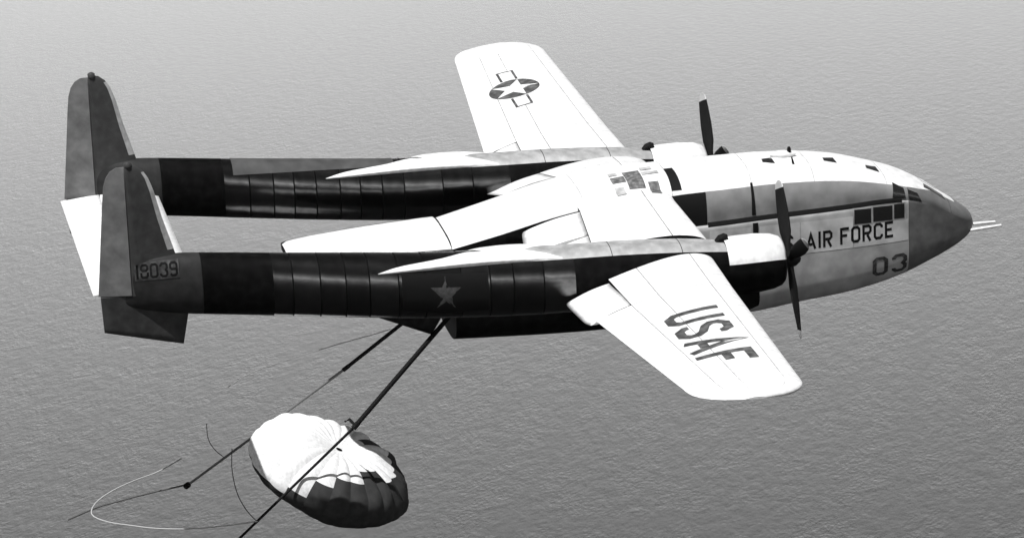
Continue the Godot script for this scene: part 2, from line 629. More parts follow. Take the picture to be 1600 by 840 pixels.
func rudder_mesh(side: float, ys: Array, xh: Array, xt: Array, th: Array, turn: float) -> ArrayMesh:
	var rings := []
	for i in ys.size():
		var ring := PackedVector3Array()
		var zt: float = side * ZB + (xh[i] - xt[i]) * turn
		var h := Vector3(xh[i], ys[i], side * ZB)
		ring.append(h + Vector3(0, 0, th[i]))
		ring.append(h + Vector3(0.05, 0, th[i] * 0.6))
		ring.append(h + Vector3(0.05, 0, -th[i] * 0.6))
		ring.append(h + Vector3(0, 0, -th[i]))
		ring.append(Vector3(xt[i], ys[i], zt - 0.012))
		ring.append(Vector3(xt[i], ys[i], zt + 0.012))
		rings.append(ring)
	var st := start()
	for j in 6:
		var rows := []
		for r in rings:
			rows.append(PackedVector3Array([r[j], r[(j + 1) % 6]]))
		sheet(st, rows, false, j)
	cap(st, rings[0], true, 7)
	cap(st, rings[rings.size() - 1], false, 8)
	return done(st)

# ================================================================ the scene
func _ready() -> void:
	T = Transform3D(Basis(Vector3(1, 0, 0), BANK), Vector3.ZERO)
	# camera
	var cam := Camera3D.new()
	cam.name = "camera"
	add_child(cam)
	var right := Vector3(CAMR[0], CAMR[1], CAMR[2])
	var up := Vector3(CAMU[0], CAMU[1], CAMU[2])
	cam.transform = T * Transform3D(Basis(right, up, right.cross(up)), Vector3(CAMP[0], CAMP[1], CAMP[2]))
	cam.fov = CAMF
	cam.near = 1.0
	cam.far = 90000.0
	cam.current = true
	# sky and exposure
	var we := WorldEnvironment.new()
	we.name = "environment"
	var env := Environment.new()
	env.background_mode = Environment.BG_SKY
	var sm := ProceduralSkyMaterial.new()
	sm.sky_top_color = grey(0.03)
	sm.sky_horizon_color = grey(1.0)
	sm.sky_curve = 0.07
	sm.ground_horizon_color = grey(0.30)
	sm.ground_bottom_color = grey(0.05)
	sm.sun_angle_max = 0.0
	var sky := Sky.new()
	sky.sky_material = sm
	env.sky = sky
	env.tonemap_mode = Environment.TONE_MAPPER_LINEAR
	env.tonemap_exposure = 2.65
	env.sdfgi_enabled = true
	env.ssao_enabled = true
	env.ssil_enabled = true
	env.fog_enabled = true
	env.fog_density = 0.000016
	env.fog_light_color = Color(0.86, 0.86, 0.86)
	we.environment = env
	add_child(we)
	# sun: high, over the tail and the far wing
	var sun := DirectionalLight3D.new()
	sun.name = "sun"
	add_child(sun)
	sun.look_at_from_position(Vector3.ZERO, T.basis * -Vector3(-0.27, 0.93, 0.20), Vector3(1, 0, 0))
	sun.light_energy = 0.75
	sun.light_angular_distance = 0.5
	sun.light_color = Color(1.0, 1.0, 1.0)
	sun.shadow_enabled = true
	make_materials()
	build_sea()
	build_plane()
	build_recovery_gear()

# ---------------------------------------------------------------- sea
func sea_noise(seed_: int, freq: float, oct: int, size: int) -> PackedByteArray:
	var f := FastNoiseLite.new()
	f.seed = seed_
	f.noise_type = FastNoiseLite.TYPE_SIMPLEX_SMOOTH
	f.frequency = freq
	f.fractal_octaves = oct
	f.fractal_gain = 0.55
	var im := f.get_seamless_image(size, size, false, false, 0.1, true)
	im.convert(Image.FORMAT_L8)
	return im.get_data()

func build_sea() -> void:
	var m := StandardMaterial3D.new()
	m.roughness = 0.08
	m.metallic_specular = 0.25
	var size := 2048
	var fine := sea_noise(21, 0.030, 4, size)
	var swell := sea_noise(22, 0.009, 2, size)
	var gust := sea_noise(23, 0.0035, 3, size)
	var data := PackedByteArray()
	data.resize(size * size)
	for i in data.size():
		var g := 0.65 + 0.6 * smoothstep(80.0, 180.0, gust[i])
		data[i] = clampi(int(128.0 + (fine[i] - 128.0) * 0.42 * g + (swell[i] - 128.0) * 0.5), 0, 255)
	var im := Image.create_from_data(size, size, false, Image.FORMAT_L8, data)
	im.convert(Image.FORMAT_RGBA8)
	im.bump_map_to_normal_map(SEA_BUMP)
	m.normal_enabled = true
	m.normal_texture = tex(im)
	m.normal_scale = 1.0
	m.albedo_color = grey(SEA_ALB)
	m.albedo_texture = tex(noise_image(31, 0.035, 5, 1024, 0.05, 1.0, 1.0, 3.2))
	# one sheet to the horizon; its texture runs along the swell
	var o := MeshInstance3D.new()
	o.name = "sea"
	var st := start()
	st.set_smooth_group(0)
	var n := 60
	var half := 60000.0
	for j in n:
		for i in n:
			for q in [[0, 0], [1, 0], [0, 1], [0, 1], [1, 0], [1, 1]]:
				var x: float = lerpf(-half, half, float(i + q[0]) / n)
				var z: float = lerpf(-half, half, float(j + q[1]) / n)
				st.set_uv(Vector2(x * cos(SWELL) + z * sin(SWELL), 0.0) / SEA_LX + Vector2(0.0, -x * sin(SWELL) + z * cos(SWELL)) / SEA_LZ)
				st.add_vertex(Vector3(x, 0, z))
	st.generate_normals()
	st.generate_tangents()
	o.mesh = st.commit()
	o.material_override = m
	o.position = Vector3(0, SEA_Y, 0)
	add_child(o)
	o.set_meta("kind", "structure")
	o.set_meta("label", "grey rippled open sea far below the aircraft")
	o.set_meta("category", "sea")

# ---------------------------------------------------------------- aircraft
func build_plane() -> void:
	var p := thing("cargo_plane", "twin boom transport plane with white upper surfaces and dark booms flying over sea", "airplane", Vector3.ZERO)
	build_fuselage(p)
	build_tail_cone(p)
	build_center_wing(p)
	for s in [1.0, -1.0]:
		build_outer_wing(p, s)
		build_nacelle(p, s)
		build_propeller(p, s)
		build_boom(p, s)
		build_fin(p, s)
	build_stabilizer(p)

func build_fuselage(p: Node) -> void:
	var f := part("fuselage", skin_lower(-9.45, -2.28, 1.0), M.metal, p, "bare metal forward fuselage side")
	part("side_skin", skin_lower(-9.45, -2.28, -1.0), M.metal, f)
	for s in [1.0, -1.0]:
		part("rear_skin", skin_lower(-15.75, -9.46, s), M.dark, f)  # dark colour stands for the wing's shadow on the rear sides
		part("nose_skin", skin_lower(-2.27, 0.0, s), M.nose, f)
		part("nose_skin", skin_upper(-2.27, -0.9, s, false), M.nose, f)
		part("nose_skin", skin_upper(-0.89, 0.0, s, false), M.nose, f)
		part("nose_tip", skin_upper(-0.62, 0.0, s, true), M.nose, f)
		part("upper_skin", skin_upper(-8.33, -2.28, s, false), M.metal_upper, f)
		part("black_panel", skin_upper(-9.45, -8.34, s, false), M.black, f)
		part("rear_skin", skin_upper(-15.75, -9.46, s, false), M.dark, f)  # shade of the rear upper side, put into its dark colour
		for q in [[-15.75, -11.9], [-11.89, -9.3], [-9.29, -6.96], [-6.95, -5.1], [-5.09, -2.9], [-2.89, -0.63]]:
			part("roof_panel", skin_upper(q[0], q[1], s, true), M.white, f)
	fuselage_details(p, f)
	# rear bulkhead
	var ring := PackedVector3Array()
	var a := fus_lower(-15.74, 10)
	a.append_array(fus_upper(-15.74, 0.0, PI / 2, 14))
	ring.append_array(a)
	var b := mir(a, -1.0)
	b.reverse()
	ring.append_array(b)
	var st := start()
	cap(st, ring, false, 0)
	part("bulkhead", done(st), M.black, f)

func fuselage_details(p: Node, f: Node) -> void:
	for s in [1.0, -1.0]:
		# paler panels painting in the light caught under the belt line, lettering on top
		for q in [[-8.3, -7.06], [-6.82, -5.62], [-5.6, -4.02]]:
			part("skin_panel", side_patch([Vector2(q[0], -0.02), Vector2(q[1], -0.02), Vector2(q[1], 0.93), Vector2(q[0], 0.93)], 0.006, s, 8, 8), M.panel, f)
		part("skin_panel", side_patch([Vector2(-4.0, -0.02), Vector2(-2.30, -0.02), Vector2(-2.30, 0.62), Vector2(-4.0, 0.66)], 0.006, s, 10, 6), M.panel, f)
		# raised black strip that paints in the shadow line along the crease
		var rows := []
		for x in xsteps(-8.33, -2.5, 0.2):
			var c := tb(FX, FC, x)
			var row := PackedVector3Array()
			for k in 5:
				var y := c - 0.05 + 0.13 * k / 4.0
				row.append(Vector3(x, y, s * (side_z(x, y) + (0.035 if k > 0 and k < 4 else 0.0))))
			rows.append(row)
		part("crease_shade_strip", grid_mesh(rows), M.black, f)
		# propeller warning band round the fuselage
		part("warning_band", side_patch([Vector2(-7.02, -1.3), Vector2(-6.86, -1.3), Vector2(-6.86, 1.05), Vector2(-7.02, 1.05)], 0.014, s, 2, 16), M.black, f)
		part("warning_band", side_patch([Vector2(-7.02, 1.25), Vector2(-6.90, 1.25), Vector2(-6.93, 2.16), Vector2(-7.0, 2.16)], 0.014, s, 2, 20), M.black, f)
		# lower flight deck windows
		for q in [[-3.98, -3.46], [-3.40, -2.80], [-2.75, -2.42]]:
			part("window_frame", side_patch([Vector2(q[0] - 0.04, 0.64), Vector2(q[1] + 0.04, 0.62), Vector2(q[1] + 0.04, 1.14), Vector2(q[0] - 0.04, 1.16)], 0.008, s, 4, 4), M.light, f)
			var w := part("window", side_patch([Vector2(q[0], 0.68), Vector2(q[1], 0.66), Vector2(q[1], 1.10), Vector2(q[0], 1.12)], 0.012, s, 4, 4), M.glass, f)
			w.set_meta("label", "dark side window of the flight deck")
		part("vent", side_patch([Vector2(-4.35, 0.56), Vector2(-4.15, 0.56), Vector2(-4.15, 0.63), Vector2(-4.35, 0.63)], 0.02, s, 2, 2), M.ink, f)
		# cockpit panes
		part("window", side_patch([Vector2(-2.78, 1.30), Vector2(-2.36, 1.22), Vector2(-2.40, 1.52), Vector2(-2.72, 1.70)], 0.012, s, 4, 8), M.glass, f)
		part("window", side_patch([Vector2(-2.26, 1.18), Vector2(-1.86, 1.06), Vector2(-1.98, 1.32), Vector2(-2.28, 1.47)], 0.012, s, 4, 8), M.glass, f)
	part("windshield", roof_patch([Vector2(-1.62, -0.42), Vector2(-1.08, -0.36), Vector2(-1.08, 0.02), Vector2(-1.55, 0.02)], 0.012), M.glass, f)
	part("windshield", roof_patch([Vector2(-1.58, 0.30), Vector2(-1.02, 0.34), Vector2(-1.0, 0.60), Vector2(-1.66, 0.66)], 0.012), M.glass, f)
	# writing on the starboard side
	var words := [["U.S.", -6.62, 0.10], ["AIR", -5.46, 0.10], ["FORCE", -4.42, 0.12]]
	for w in words:
		lettering(f, w[0], 0.50, 0.86, 0.85, M.ink, func(q: Vector2) -> Vector3:
			var x: float = w[1] + q.x
			var y: float = w[2] + q.y + (x + 4.4) * 0.01
			return Vector3(x, y, side_z(x, y) + 0.010))
	lettering(f, "03", 0.58, 1.25, 1.0, M.number, func(q: Vector2) -> Vector3:
		var x := -3.43 + q.x
		var y := -1.0 + q.y + q.x * 0.02
		return Vector3(x, y, side_z(x, y) + 0.006))
	# roof: three dark hatches, a pale antenna fairing with a knob, short aerials
	for q in [[-6.42, -6.08, 0.38], [-4.58, -4.22, 0.30], [-3.34, -2.98, 0.42]]:
		part("roof_hatch", roof_patch([Vector2(q[0] + 0.03, q[2] - 0.16), Vector2(q[1], q[2] - 0.24), Vector2(q[1], q[2] + 0.22), Vector2(q[0], q[2] + 0.1)], 0.014, 4, 4), M.glass, f)
	var rings := []
	for i in 11:
		var t := i / 10.0
		var x := lerpf(-6.1, -5.3, t)
		var r := 0.15 * pow(sin(PI * clampf(t, 0.02, 0.98)), 0.7)
		var ring := PackedVector3Array()
		for k in 14:
			var a := TAU * k / 14
			ring.append(Vector3(x, top_y(x, 0.0) + 0.06 + r * 0.8 * sin(a), r * 1.2 * cos(a)))
		rings.append(ring)
	part("antenna_fairing", loft(rings), M.white, f)
	part("antenna_knob", tube([Vector3(-5.52, 2.5, 0.05), Vector3(-5.52, 2.66, 0.05), Vector3(-5.52, 2.74, 0.05)], [0.05, 0.06, 0.04], 10), M.black, f)
	part("aerial", tube([Vector3(-5.55, 2.40, 0.66), Vector3(-5.60, 2.62, 0.66)], [0.04, 0.02], 8), M.ink, f)
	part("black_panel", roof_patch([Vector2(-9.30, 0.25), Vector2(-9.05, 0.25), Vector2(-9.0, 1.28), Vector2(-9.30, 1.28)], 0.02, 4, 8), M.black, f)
	# pitot tubes on the nose
	part("pitot_tube", tube([Vector3(-0.15, -0.11, 0.12), Vector3(0.3, -0.11, 0.12), Vector3(0.66, -0.11, 0.12)], [0.05, 0.045, 0.035], 10), M.white, p)
	part("pitot_tube", tube([Vector3(-0.2, -0.20, 0.40), Vector3(0.3, -0.17, 0.40), Vector3(0.76, -0.14, 0.40)], [0.05, 0.045, 0.035], 10), M.white, p)

func build_tail_cone(p: Node) -> void:
	var hw := func(x: float) -> float: return li([-20.35, -20.15, -19.6, -16.0], [0.75, 1.05, 1.22, 1.6], x)
	var top := func(x: float) -> float: return li([-20.35, -18.0, -15.9], [1.08, 1.20, 1.24], x)
	var bot := func(x: float) -> float: return li([-20.35, -18.4, -16.45, -16.15, -15.79], [0.86, -0.62, -1.42, -0.92, -0.3], x)
	var rings := []
	var roof := []
	for x in [-20.35, -20.25, -20.15, -19.9, -19.5, -19.0, -18.4, -17.8, -17.1, -16.45, -16.15, -15.79]:
		var w: float = hw.call(x)
		var t: float = top.call(x)
		var bt: float = bot.call(x)
		var e := minf(0.12, (t - bt) * 0.3)
		rings.append(PackedVector3Array([Vector3(x, bt, w - 0.1), Vector3(x, bt + 0.1, w), Vector3(x, t - e, w), Vector3(x, t - e, -w), Vector3(x, bt + 0.1, -w), Vector3(x, bt, -w + 0.1)]))
		var row := PackedVector3Array()
		for i in 17:
			var u := -1.0 + 2.0 * i / 16
			row.append(Vector3(x, t - 0.13 * pow(absf(u), 3.0), w * 1.005 * u))
		roof.append(row)
	var st := start()
	for j in 6:
		var rows := []
		for r in rings:
			rows.append(PackedVector3Array([r[j], r[(j + 1) % 6]]))
		sheet(st, rows, false, j)
	cap(st, rings[0], true, 8)
	cap(st, rings[rings.size() - 1], false, 9)
	var t := part("tail_cone", done(st), M.dark, p, "flat tapered rear fuselage door")
	part("roof_panel", grid_mesh(roof), M.white, t)

func build_center_wing(p: Node) -> void:
	var w := part("center_wing", wing_core(false, 0.0, 3.95, 0.74, 1.0), M.dark, p)
	part("wing_core", wing_core(false, 0.0, 3.95, 0.74, -1.0), M.dark, w)
	for s in [1.0, -1.0]:
		for z in [[0.0, 1.69], [1.7, 3.95]]:
			part("skin_panel", wing_skin(false, z[0], z[1], 0.0, 0.235, s), M.white, w)
			part("skin_panel", wing_skin(false, z[0], z[1], 0.24, 0.74, s), M.white, w)
		part("flap", flap_mesh(false, 1.75, 3.0, s, 0.745, 0.75, 0.10), M.white, w)
		part("flap", flap_mesh(false, 3.05, 3.8, s, 0.745, 0.45, 0.16), M.white, w)
	# faded painted blocks on the upper surface over the fuselage
	for q in [[-10.50, 0.10, -10.02, 1.15, "m"], [-10.92, 0.40, -10.52, 0.80, "m"], [-10.92, 1.05, -10.64, 1.45, "p"], [-10.9, 0.0, -10.66, 0.22, "p"], [-9.95, -0.12, -9.62, 0.12, "p"], [-9.98, 0.30, -9.5, 0.50, "p"], [-9.92, 0.95, -9.62, 1.5, "m"]]:
		var rows := []
		for j in 7:
			var row := PackedVector3Array()
			for i in 7:
				var x: float = lerpf(q[0], q[2], i / 6.0)
				var z: float = lerpf(q[1], q[3], j / 6.0)
				var le := foil(false, z, 0.0, true)
				var te := foil(false, z, 1.0, true)
				var y := foil(false, z, (le.x - x) / (le.x - te.x), true).y
				row.append(Vector3(x, maxf(y, top_y(x, z)) + 0.02, z))
			rows.append(row)
		part("painted_block", grid_mesh(rows), M.patch_mid if q[4] == "m" else M.patch_pale, w)

func build_outer_wing(p: Node, s: float) -> void:
	var w := part("outer_wing", wing_core(true, 4.9, 8.0, 0.74, s), M.dark, p)
	part("wing_core", wing_core(true, 8.0, 15.9, 1.0, s), M.dark, w)
	part("tip_core", wing_core(true, 15.9, 17.29, 1.0, s), M.white, w)
	for z in [[4.9, 7.99], [8.0, 17.29]]:
		part("skin_panel", wing_skin(true, z[0], z[1], 0.0, 0.16, s), M.white, w)
		part("skin_panel", wing_skin(true, z[0], z[1], 0.164, 0.54, s), M.white, w)
		part("skin_panel", wing_skin(true, z[0], z[1], 0.544, 0.74, s), M.white, w)
	part("aileron", wing_skin(true, 8.0, 15.6, 0.744, 1.0, s), M.white, w)
	part("wing_tip", wing_skin(true, 15.61, 17.29, 0.744, 1.0, s), M.white, w)
	part("flap", flap_mesh(true, 5.6, 7.95, s, 0.745, 0.25, 0.12), M.white, w)
	if s > 0:
		var place := wing_place(true, 9.95, -11.62, 1.0, 1.0)
		lettering(w, "USAF", 1.5, 1.0, 0.95, M.wing_ink, func(q: Vector2) -> Vector3: return place.call(q, 0.011))
	else:
		emblem(w, 0.80, wing_place(true, 12.35, -11.2, 1.0, -1.0), M.wing_ink, M.white, M.white, 0.10)

func build_nacelle(p: Node, s: float) -> void:
	var rings := []
	for x in xsteps(-8.6, -14.4, 0.25):
		rings.append(boom_ring(x, s))
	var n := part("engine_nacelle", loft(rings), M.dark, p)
	for q in [[-8.62, -9.9], [-9.92, -11.9], [-11.92, -14.3]]:
		part("top_panel", boom_patch(q[0], q[1], 0.9, PI - 0.9, s, 0.008, 8, 12), M.light, n)  # sun on the nacelle's top, put in as a paler colour
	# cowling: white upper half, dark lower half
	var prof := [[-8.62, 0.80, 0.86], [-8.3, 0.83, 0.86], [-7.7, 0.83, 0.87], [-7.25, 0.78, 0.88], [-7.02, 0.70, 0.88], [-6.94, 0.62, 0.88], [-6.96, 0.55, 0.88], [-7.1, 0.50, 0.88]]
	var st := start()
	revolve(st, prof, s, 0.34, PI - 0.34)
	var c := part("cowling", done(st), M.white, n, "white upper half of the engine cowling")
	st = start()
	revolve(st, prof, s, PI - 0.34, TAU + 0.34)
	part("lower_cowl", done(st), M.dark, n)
	st = start()
	revolve(st, [[-7.1, 0.52, 0.88], [-7.11, 0.2, 0.88], [-7.11, 0.0, 0.88]], s)
	part("engine_face", done(st), M.black, n)
	# carburettor scoop on top, oil cooler duct beneath
	var r2 := []
	for q in [[-8.85, 1.60, 0.06, 0.08], [-8.75, 1.68, 0.10, 0.12], [-8.6, 1.72, 0.11, 0.13], [-8.5, 1.71, 0.08, 0.10]]:
		var ring := PackedVector3Array()
		for i in 14:
			var a := TAU * i / 14
			ring.append(Vector3(q[0], q[1] + sin(a) * q[2], s * ZB + cos(a) * q[3]))
		r2.append(ring)
	part("intake_scoop", loft(r2), M.black, n)
	var r3 := []
	for q in [[-13.2, 0.25, 0.1, 0.3], [-11.5, -0.05, 0.40, 0.55], [-9.5, -0.10, 0.52, 0.62], [-8.2, -0.08, 0.48, 0.55], [-7.7, 0.0, 0.38, 0.44]]:
		var ring := PackedVector3Array()
		for i in 20:
			var a := TAU * i / 20
			ring.append(Vector3(q[0], q[1] + sin(a) * q[2], s * ZB + cos(a) * q[3]))
		r3.append(ring)
	part("oil_cooler_duct", loft(r3), M.dark, n)

func build_propeller(p: Node, s: float) -> void:
	var hub := Vector3(-6.72, 0.88, s * ZB)
	var st := start()
	revolve(st, [[-7.1, 0.24, 0.88], [-6.75, 0.25, 0.88], [-6.55, 0.2, 0.88], [-6.42, 0.1, 0.88], [-6.38, 0.0, 0.88]], s, 0.0, TAU, 18)
	var h := part("propeller", done(st), M.black, p, "four bladed propeller at rest")
	for k in 4:
		var a := 0.52 + PI / 2 * k
		var d := Vector3(0, cos(a), -sin(a))
		var side := Vector3(1, 0, 0).cross(d)
		var rings := []
		var tip := []
		for q in [[0.1, 0.09, 0.09, 1.2], [0.45, 0.10, 0.09, 1.1], [0.8, 0.18, 0.05, 0.9], [1.3, 0.21, 0.035, 0.7], [1.8, 0.20, 0.025, 0.55], [2.05, 0.18, 0.02, 0.5], [2.2, 0.14, 0.016, 0.48], [2.28, 0.05, 0.01, 0.48]]:
			var ring := PackedVector3Array()
			var ch := (side * cos(q[3]) + Vector3(1, 0, 0) * sin(q[3]))
			var nn := ch.cross(d)
			for i in 12:
				var b := TAU * i / 12
				ring.append(hub + d * q[0] + ch * cos(b) * q[1] + nn * sin(b) * q[2])
			if q[0] <= 2.05:
				rings.append(ring)
			if q[0] >= 2.05:
				tip.append(ring)
		var bl := part("blade", loft(rings), M.black, h)
		part("blade_tip", loft(tip), M.light, h)

func build_boom(p: Node, s: float) -> void:
	var rings := []
	for x in xsteps(-14.4, -23.3, 0.3):
		rings.append(boom_ring(x, s))
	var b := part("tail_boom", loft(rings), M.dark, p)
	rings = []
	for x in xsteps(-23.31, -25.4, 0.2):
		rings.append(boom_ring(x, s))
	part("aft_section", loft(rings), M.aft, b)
	# polished skin rings, parted by open joints
	var cuts := []
	if s > 0:
		cuts = [-21.4, -20.85, -20.1, -19.4, -18.75, -17.95, -17.2, -16.2, -15.4, -14.75, -13.9, -13.0]
	else:
		cuts = [-21.5, -20.75, -20.05, -19.45, -18.8, -18.1, -17.5, -16.85, -16.2, -15.05, -14.15, -13.0]
	for i in cuts.size() - 1:
		rings = []
		for x in xsteps(cuts[i] + 0.02, cuts[i + 1] - 0.02, 0.2):
			rings.append(boom_ring(x, s, 0.006))
		var st := start()
		sheet(st, rings, true, 0)
		part("skin_panel", done(st), [M.boom_a, M.boom_b, M.boom_c][(i * 7 + (1 if s > 0 else 0)) % 3], b)
	if s < 0:
		part("top_panel", boom_patch(-21.2, -16.4, 0.62, 2.4, s, 0.012, 12, 10, 1.15, 2.4), M.top_grey, b)
	# white blister fairings of the nacelle's tail on both shoulders of the boom
	for side in [0, 1]:
		var rows := []
		for i in 41:
			var f := i / 40.0
			var x := lerpf(-18.5 if side == 0 else -16.0, -13.3, f)
			var yb := lerpf(1.82, 1.74, f)
			var a0 := asin(clampf(pow((yb - tb(BX, BY, x)) / tb(BX, BH, x), 1.175), 0.0, 1.0))
			var a1 := minf(a0 + tb([-18.5, -17.9, -16.7, -15.7, -14.5, -13.9, -13.3], [0.01, 0.20, 0.42, 0.74, 0.70, 0.40, 0.01], x), PI / 2)
			if side == 1:
				a1 = lerpf(a0 + 0.01, a1, smoothstep(-15.9, -15.4, x))
			var row := PackedVector3Array()
			for k in 13:
				var u := k / 12.0
				var a := lerpf(a0, a1, u)
				var lift := 0.012 + 0.10 * sin(PI * f) * sqrt(maxf(1.0 - u * u, 0.0))
				row.append(boom_pt(x, a if side == 0 else PI - a, s, lift))
			row.append(boom_pt(x, (a0 - 0.03) if side == 0 else PI - a0 + 0.03, s, -0.01))
			rows.append(row)
		# close the lower lip
		var ordered := []
		for r in rows:
			var q := PackedVector3Array([r[13]])
			q.append_array(r.slice(0, 13))
			ordered.append(q)
		part("fairing", grid_mesh(ordered), M.white, b, "white tapering fairing on the boom's shoulder")
	if s > 0:
		var place := func(q: Vector2, lift: float) -> Vector3:
			var x := -16.66 + q.x
			var a := asin(clampf((q.y) / tb(BX, BH, x), -1.0, 1.0))
			return boom_pt(x, a, 1.0, lift)
		part("emblem_field", rect_mesh(-1.2, -0.5, 1.2, 0.5, func(q: Vector2) -> Vector3: return place.call(q, 0.011), 20, 10), M.black, b)
		emblem(b, 0.46, func(q: Vector2, lift: float) -> Vector3: return place.call(q, lift + 0.012), M.black, M.faded, M.black)

func build_fin(p: Node, s: float) -> void:
	var f := part("tail_fin", fin_mesh(s, [1.7, 2.75, 3.8, 4.6, 4.95, 5.2, 5.34, 5.39], [-23.6, -23.95, -24.26, -24.45, -24.57, -24.72, -24.9, -25.12], [-25.2, -25.2, -25.2, -25.2, -25.2, -25.2, -25.2, -25.2], [0.2, 0.18, 0.15, 0.12, 0.11, 0.09, 0.05, 0.01]), M.fin, p)
	part("rudder", rudder_mesh(s, [1.72, 3.0, 4.3, 4.8, 5.05, 5.22, 5.32], [-25.23, -25.23, -25.23, -25.23, -25.23, -25.23, -25.23], [-26.12, -25.99, -25.86, -25.80, -25.72, -25.60, -25.42], [0.19, 0.16, 0.12, 0.1, 0.08, 0.05, 0.02], 0.0), M.rudder, f)
	var rings := []
	for v in [0.0, 0.3, 0.6, 0.85, 0.96, 1.0]:
		var ring := PackedVector3Array()
		var xl := lerpf(-23.30, -23.64, v)
		var xt := lerpf(-26.06, -26.02, v)
		var th := lerpf(0.15, 0.07, v) * (1.0 if v < 0.97 else 0.5)
		for k in range(-10, 10):
			var c := (absf(k) / 10.0) if k < 0 else ((k + 1) / 10.0)
			var x := lerpf(xl, xt, c)
			var t := th * sqrt(minf(c * 4.0, 1.0)) * (1.0 - 0.7 * maxf(c - 0.5, 0.0))
			ring.append(Vector3(x, lerpf(1.7, 0.67 - 0.243 * (x + 26.03), v), s * ZB + (t if k >= 0 else -t)))
		rings.append(ring)
	part("ventral_fin", loft(rings), M.fin, f)
	fin_details(f, s)

func fin_half(y: float, x: float) -> float:
	# half thickness of fin and boom end together
	var t := li([1.7, 2.75, 3.8], [0.2, 0.18, 0.15], y)
	var yc := tb(BX, BY, x)
	var rh := tb(BX, BH, x)
	var k := 1.0 - pow(minf(absf(y - yc) / rh, 1.0), 2.35)
	return maxf(t, tb(BX, BW, x) * pow(maxf(k, 0.0), 1.0 / 2.35))

func fin_details(f: Node, s: float) -> void:
	# pale strip along the leading edge
	var rows := []
	for i in 13:
		var y := lerpf(2.9, 5.15, i / 12.0)
		var xl := li([1.7, 2.75, 3.8, 4.6, 4.95, 5.2], [-23.6, -23.95, -24.26, -24.45, -24.57, -24.72], y)
		var th := li([1.7, 2.75, 3.8, 4.6, 4.95, 5.2], [0.2, 0.18, 0.15, 0.12, 0.11, 0.09], y) + 0.006
		var row := PackedVector3Array()
		for k in range(-5, 6):
			var c := 0.15 * pow(absf(k) / 5.0, 2.0)
			var t := th * (1.35 * sqrt(c) - 0.35 * c)
			row.append(Vector3(lerpf(xl, -25.2, c) + 0.006, y, s * ZB + signf(k) * t))
		rows.append(row)
	part("leading_edge", grid_mesh(rows), M.edge, f)
	part("tip_lamp", tube([Vector3(-25.1, 5.33, s * ZB), Vector3(-25.1, 5.42, s * ZB), Vector3(-25.1, 5.46, s * ZB)], [0.11, 0.11, 0.05], 10), M.fin, f)
	if s > 0:
		part("number_plate", rect_mesh(-25.12, 2.13, -23.92, 2.62, func(q: Vector2) -> Vector3: return Vector3(q.x, q.y + (q.x + 25.1) * 0.06, s * ZB + fin_half(q.y, q.x) + 0.008), 12, 8), M.plate, f)
		lettering(f, "18039", 0.40, 0.86, 0.55, M.ink, func(q: Vector2) -> Vector3:
			var x := -25.09 + q.x
			var y := 2.18 + q.y + q.x * 0.06
			return Vector3(x, y, s * ZB + fin_half(y - q.x * 0.06, x) + 0.014))

func build_stabilizer(p: Node) -> void:
	var mk := func(x0: float, x1: float, t0: float, t1: float) -> ArrayMesh:
		var rings := []
		for z in [-4.45, -4.3, 0.0, 4.3, 4.45]:
			var ring := PackedVector3Array()
			var n := 8
			for k in n + 1:
				var c := float(k) / n
				ring.append(Vector3(lerpf(x0, x1, c), 1.7 + lerpf(t0, t1, c) * (sin(PI * minf(c + 0.02, 0.5)) if t0 > 0.13 else 1.0), z))
			for k in n + 1:
				var c := 1.0 - float(k) / n
				ring.append(Vector3(lerpf(x0, x1, c), 1.7 - lerpf(t0, t1, c) * (sin(PI * minf(c + 0.02, 0.5)) if t0 > 0.13 else 1.0), z))
			rings.append(ring)
		return loft(rings)
	var h := part("horizontal_stabilizer", mk.call(-23.42, -25.1, 0.16, 0.12), M.white, p)
	part("elevator", mk.call(-25.13, -26.25, 0.12, 0.01), M.white, h)

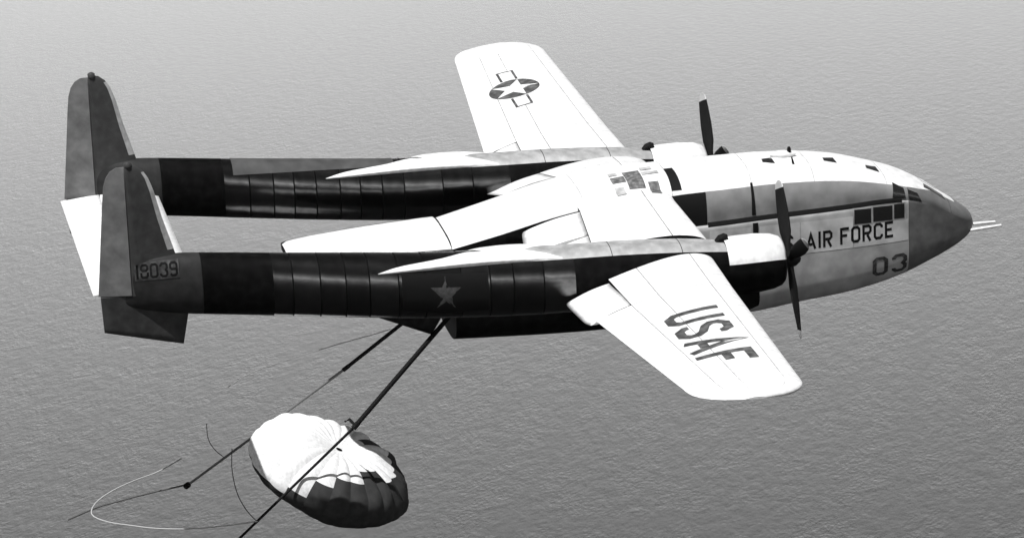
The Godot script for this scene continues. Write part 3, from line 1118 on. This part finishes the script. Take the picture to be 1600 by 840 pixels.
# ---------------------------------------------------------------- recovery gear and parachute
func build_recovery_gear() -> void:
	pole(Vector3(-15.4, -0.80, -0.98), Vector3(-18.54, -3.23, -1.5), Vector3(-23.28, -6.70, -2.4), 0.056, 0.042, true,
		"slim pole slanting down past the parachute's upper left edge, ending in a small knob")
	pole(Vector3(-15.72, -0.82, 1.25), Vector3(-18.82, -3.81, 1.8), Vector3(-24.3, -8.12, 2.72), 0.070, 0.042, false,
		"dark pole slanting down from the aircraft's belly across the front of the parachute")
	rope("recovery_rope", [Vector3(-23.32, -6.68, -2.40), Vector3(-23.98, -6.80, -2.48), Vector3(-24.54, -6.91, -2.56), Vector3(-25.30, -7.07, -2.64), Vector3(-25.96, -7.23, -2.72), Vector3(-26.82, -7.55, -2.80)], 0.026, M.rope_dark,
		"dark rope trailing left from the knob of the slim pole")
	rope("recovery_rope", [Vector3(-23.38, -5.92, -2.6), Vector3(-24.14, -6.19, -2.40), Vector3(-24.85, -6.21, -1.96), Vector3(-25.51, -6.27, -1.53), Vector3(-26.05, -6.39, -1.09), Vector3(-26.29, -6.51, -0.65), Vector3(-26.23, -6.55, -0.22), Vector3(-25.83, -6.59, 0.22), Vector3(-25.27, -6.58, 0.65), Vector3(-24.68, -6.56, 1.09), Vector3(-23.81, -6.51, 1.53), Vector3(-22.85, -6.37, 1.96), Vector3(-21.85, -6.16, 2.40)], 0.018, M.rope_pale,
		"pale rope looping in a wide bend at the lower left")
	rope("recovery_rope", [Vector3(-22.39, -4.11, 1.80), Vector3(-22.44, -4.72, 1.95), Vector3(-22.35, -5.36, 2.10), Vector3(-22.13, -5.85, 2.25), Vector3(-21.85, -6.18, 2.40)], 0.014, M.rope_dark,
		"thin curved line hanging beside the parachute's left edge onto the dark pole")
	rope("recovery_rope", [Vector3(-17.22, -2.06, -1.20), Vector3(-17.57, -2.20, -1.36), Vector3(-18.88, -2.51, -1.52), Vector3(-20.38, -2.90, -1.68), Vector3(-21.31, -3.22, -1.84), Vector3(-21.97, -3.64, -2.00)], 0.012, M.rope_mid,
		"faint thin line sweeping back from the aircraft's tail above both poles")
	rope("recovery_rope", [Vector3(-22.65, -4.70, -2.00), Vector3(-22.62, -5.19, -2.07), Vector3(-22.44, -5.57, -2.13), Vector3(-22.16, -5.88, -2.19)], 0.012, M.rope_dark,
		"short thin line hooked over the middle of the slim pole")
	build_parachute()

func pole(a: Vector3, b: Vector3, c: Vector3, r0: float, r1: float, knob: bool, label: String) -> void:
	var t := thing("recovery_pole", label, "pole", a, "recovery poles below the tail")
	part("sleeve", tube([Vector3.ZERO, b - a], [r0, r0], 14), M.black, t)
	part("rod", tube([b - a, c - a], [r1, r1 * 0.85], 12), M.rod if knob else M.ink, t)
	var d := (b - a).normalized()
	part("collar", tube([b - a - d * 0.12, b - a + d * 0.1], [r0 * 1.15, r0 * 1.15], 14), M.black, t)
	if knob:
		d = (c - b).normalized()
		part("knob", tube([c - a - d * 0.1, c - a - d * 0.05, c - a + d * 0.08, c - a + d * 0.12], [0.05, 0.09, 0.09, 0.04], 12), M.black, t)
	else:
		part("hook", tube([b - a, b - a + Vector3(-0.12, 0.10, -0.3), b - a + Vector3(-0.22, -0.02, -0.5)], [0.05, 0.045, 0.03], 8), M.black, t)

func rope(called: String, ctrl: Array, r: float, m: Material, label: String) -> void:
	var base: Vector3 = ctrl[0]
	var o := thing(called, label, "rope", base, "ropes of the recovery gear")
	var pts := []
	var rad := []
	for q in smooth_path(ctrl, 48):
		pts.append(q - base)
		rad.append(r)
	part("line", tube(pts, rad, 8), m, o)

func build_parachute() -> void:
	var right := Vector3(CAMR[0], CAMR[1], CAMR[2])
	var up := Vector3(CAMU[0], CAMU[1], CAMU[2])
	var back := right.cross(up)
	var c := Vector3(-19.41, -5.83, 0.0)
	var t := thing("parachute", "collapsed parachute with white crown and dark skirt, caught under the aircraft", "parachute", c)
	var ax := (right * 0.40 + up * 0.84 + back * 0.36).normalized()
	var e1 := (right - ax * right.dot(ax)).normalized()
	var e2 := ax.cross(e1)
	var rng := RandomNumberGenerator.new()
	rng.seed = 77
	var lumps := FastNoiseLite.new()
	lumps.seed = 5
	lumps.frequency = 0.018
	lumps.fractal_octaves = 2
	var n := 24
	var R := 2.42
	var H := 1.02
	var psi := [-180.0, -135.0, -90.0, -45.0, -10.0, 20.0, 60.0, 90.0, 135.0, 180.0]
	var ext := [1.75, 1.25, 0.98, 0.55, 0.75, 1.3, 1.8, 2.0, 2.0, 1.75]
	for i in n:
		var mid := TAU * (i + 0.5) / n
		# the dark panels of each gore end on a seam, so the white cloth stops in square steps
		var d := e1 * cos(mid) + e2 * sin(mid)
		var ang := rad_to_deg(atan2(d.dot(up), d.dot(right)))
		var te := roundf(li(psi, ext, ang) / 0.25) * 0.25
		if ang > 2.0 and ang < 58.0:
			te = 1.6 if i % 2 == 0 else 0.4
		var amp := rng.randf_range(0.02, 0.09)
		for k in 2:
			var rows := []
			var m := 18
			for j in m + 1:
				var row := PackedVector3Array()
				for q in 9:
					var f := q / 8.0
					var ph := mid + (f - 0.5) * TAU / n
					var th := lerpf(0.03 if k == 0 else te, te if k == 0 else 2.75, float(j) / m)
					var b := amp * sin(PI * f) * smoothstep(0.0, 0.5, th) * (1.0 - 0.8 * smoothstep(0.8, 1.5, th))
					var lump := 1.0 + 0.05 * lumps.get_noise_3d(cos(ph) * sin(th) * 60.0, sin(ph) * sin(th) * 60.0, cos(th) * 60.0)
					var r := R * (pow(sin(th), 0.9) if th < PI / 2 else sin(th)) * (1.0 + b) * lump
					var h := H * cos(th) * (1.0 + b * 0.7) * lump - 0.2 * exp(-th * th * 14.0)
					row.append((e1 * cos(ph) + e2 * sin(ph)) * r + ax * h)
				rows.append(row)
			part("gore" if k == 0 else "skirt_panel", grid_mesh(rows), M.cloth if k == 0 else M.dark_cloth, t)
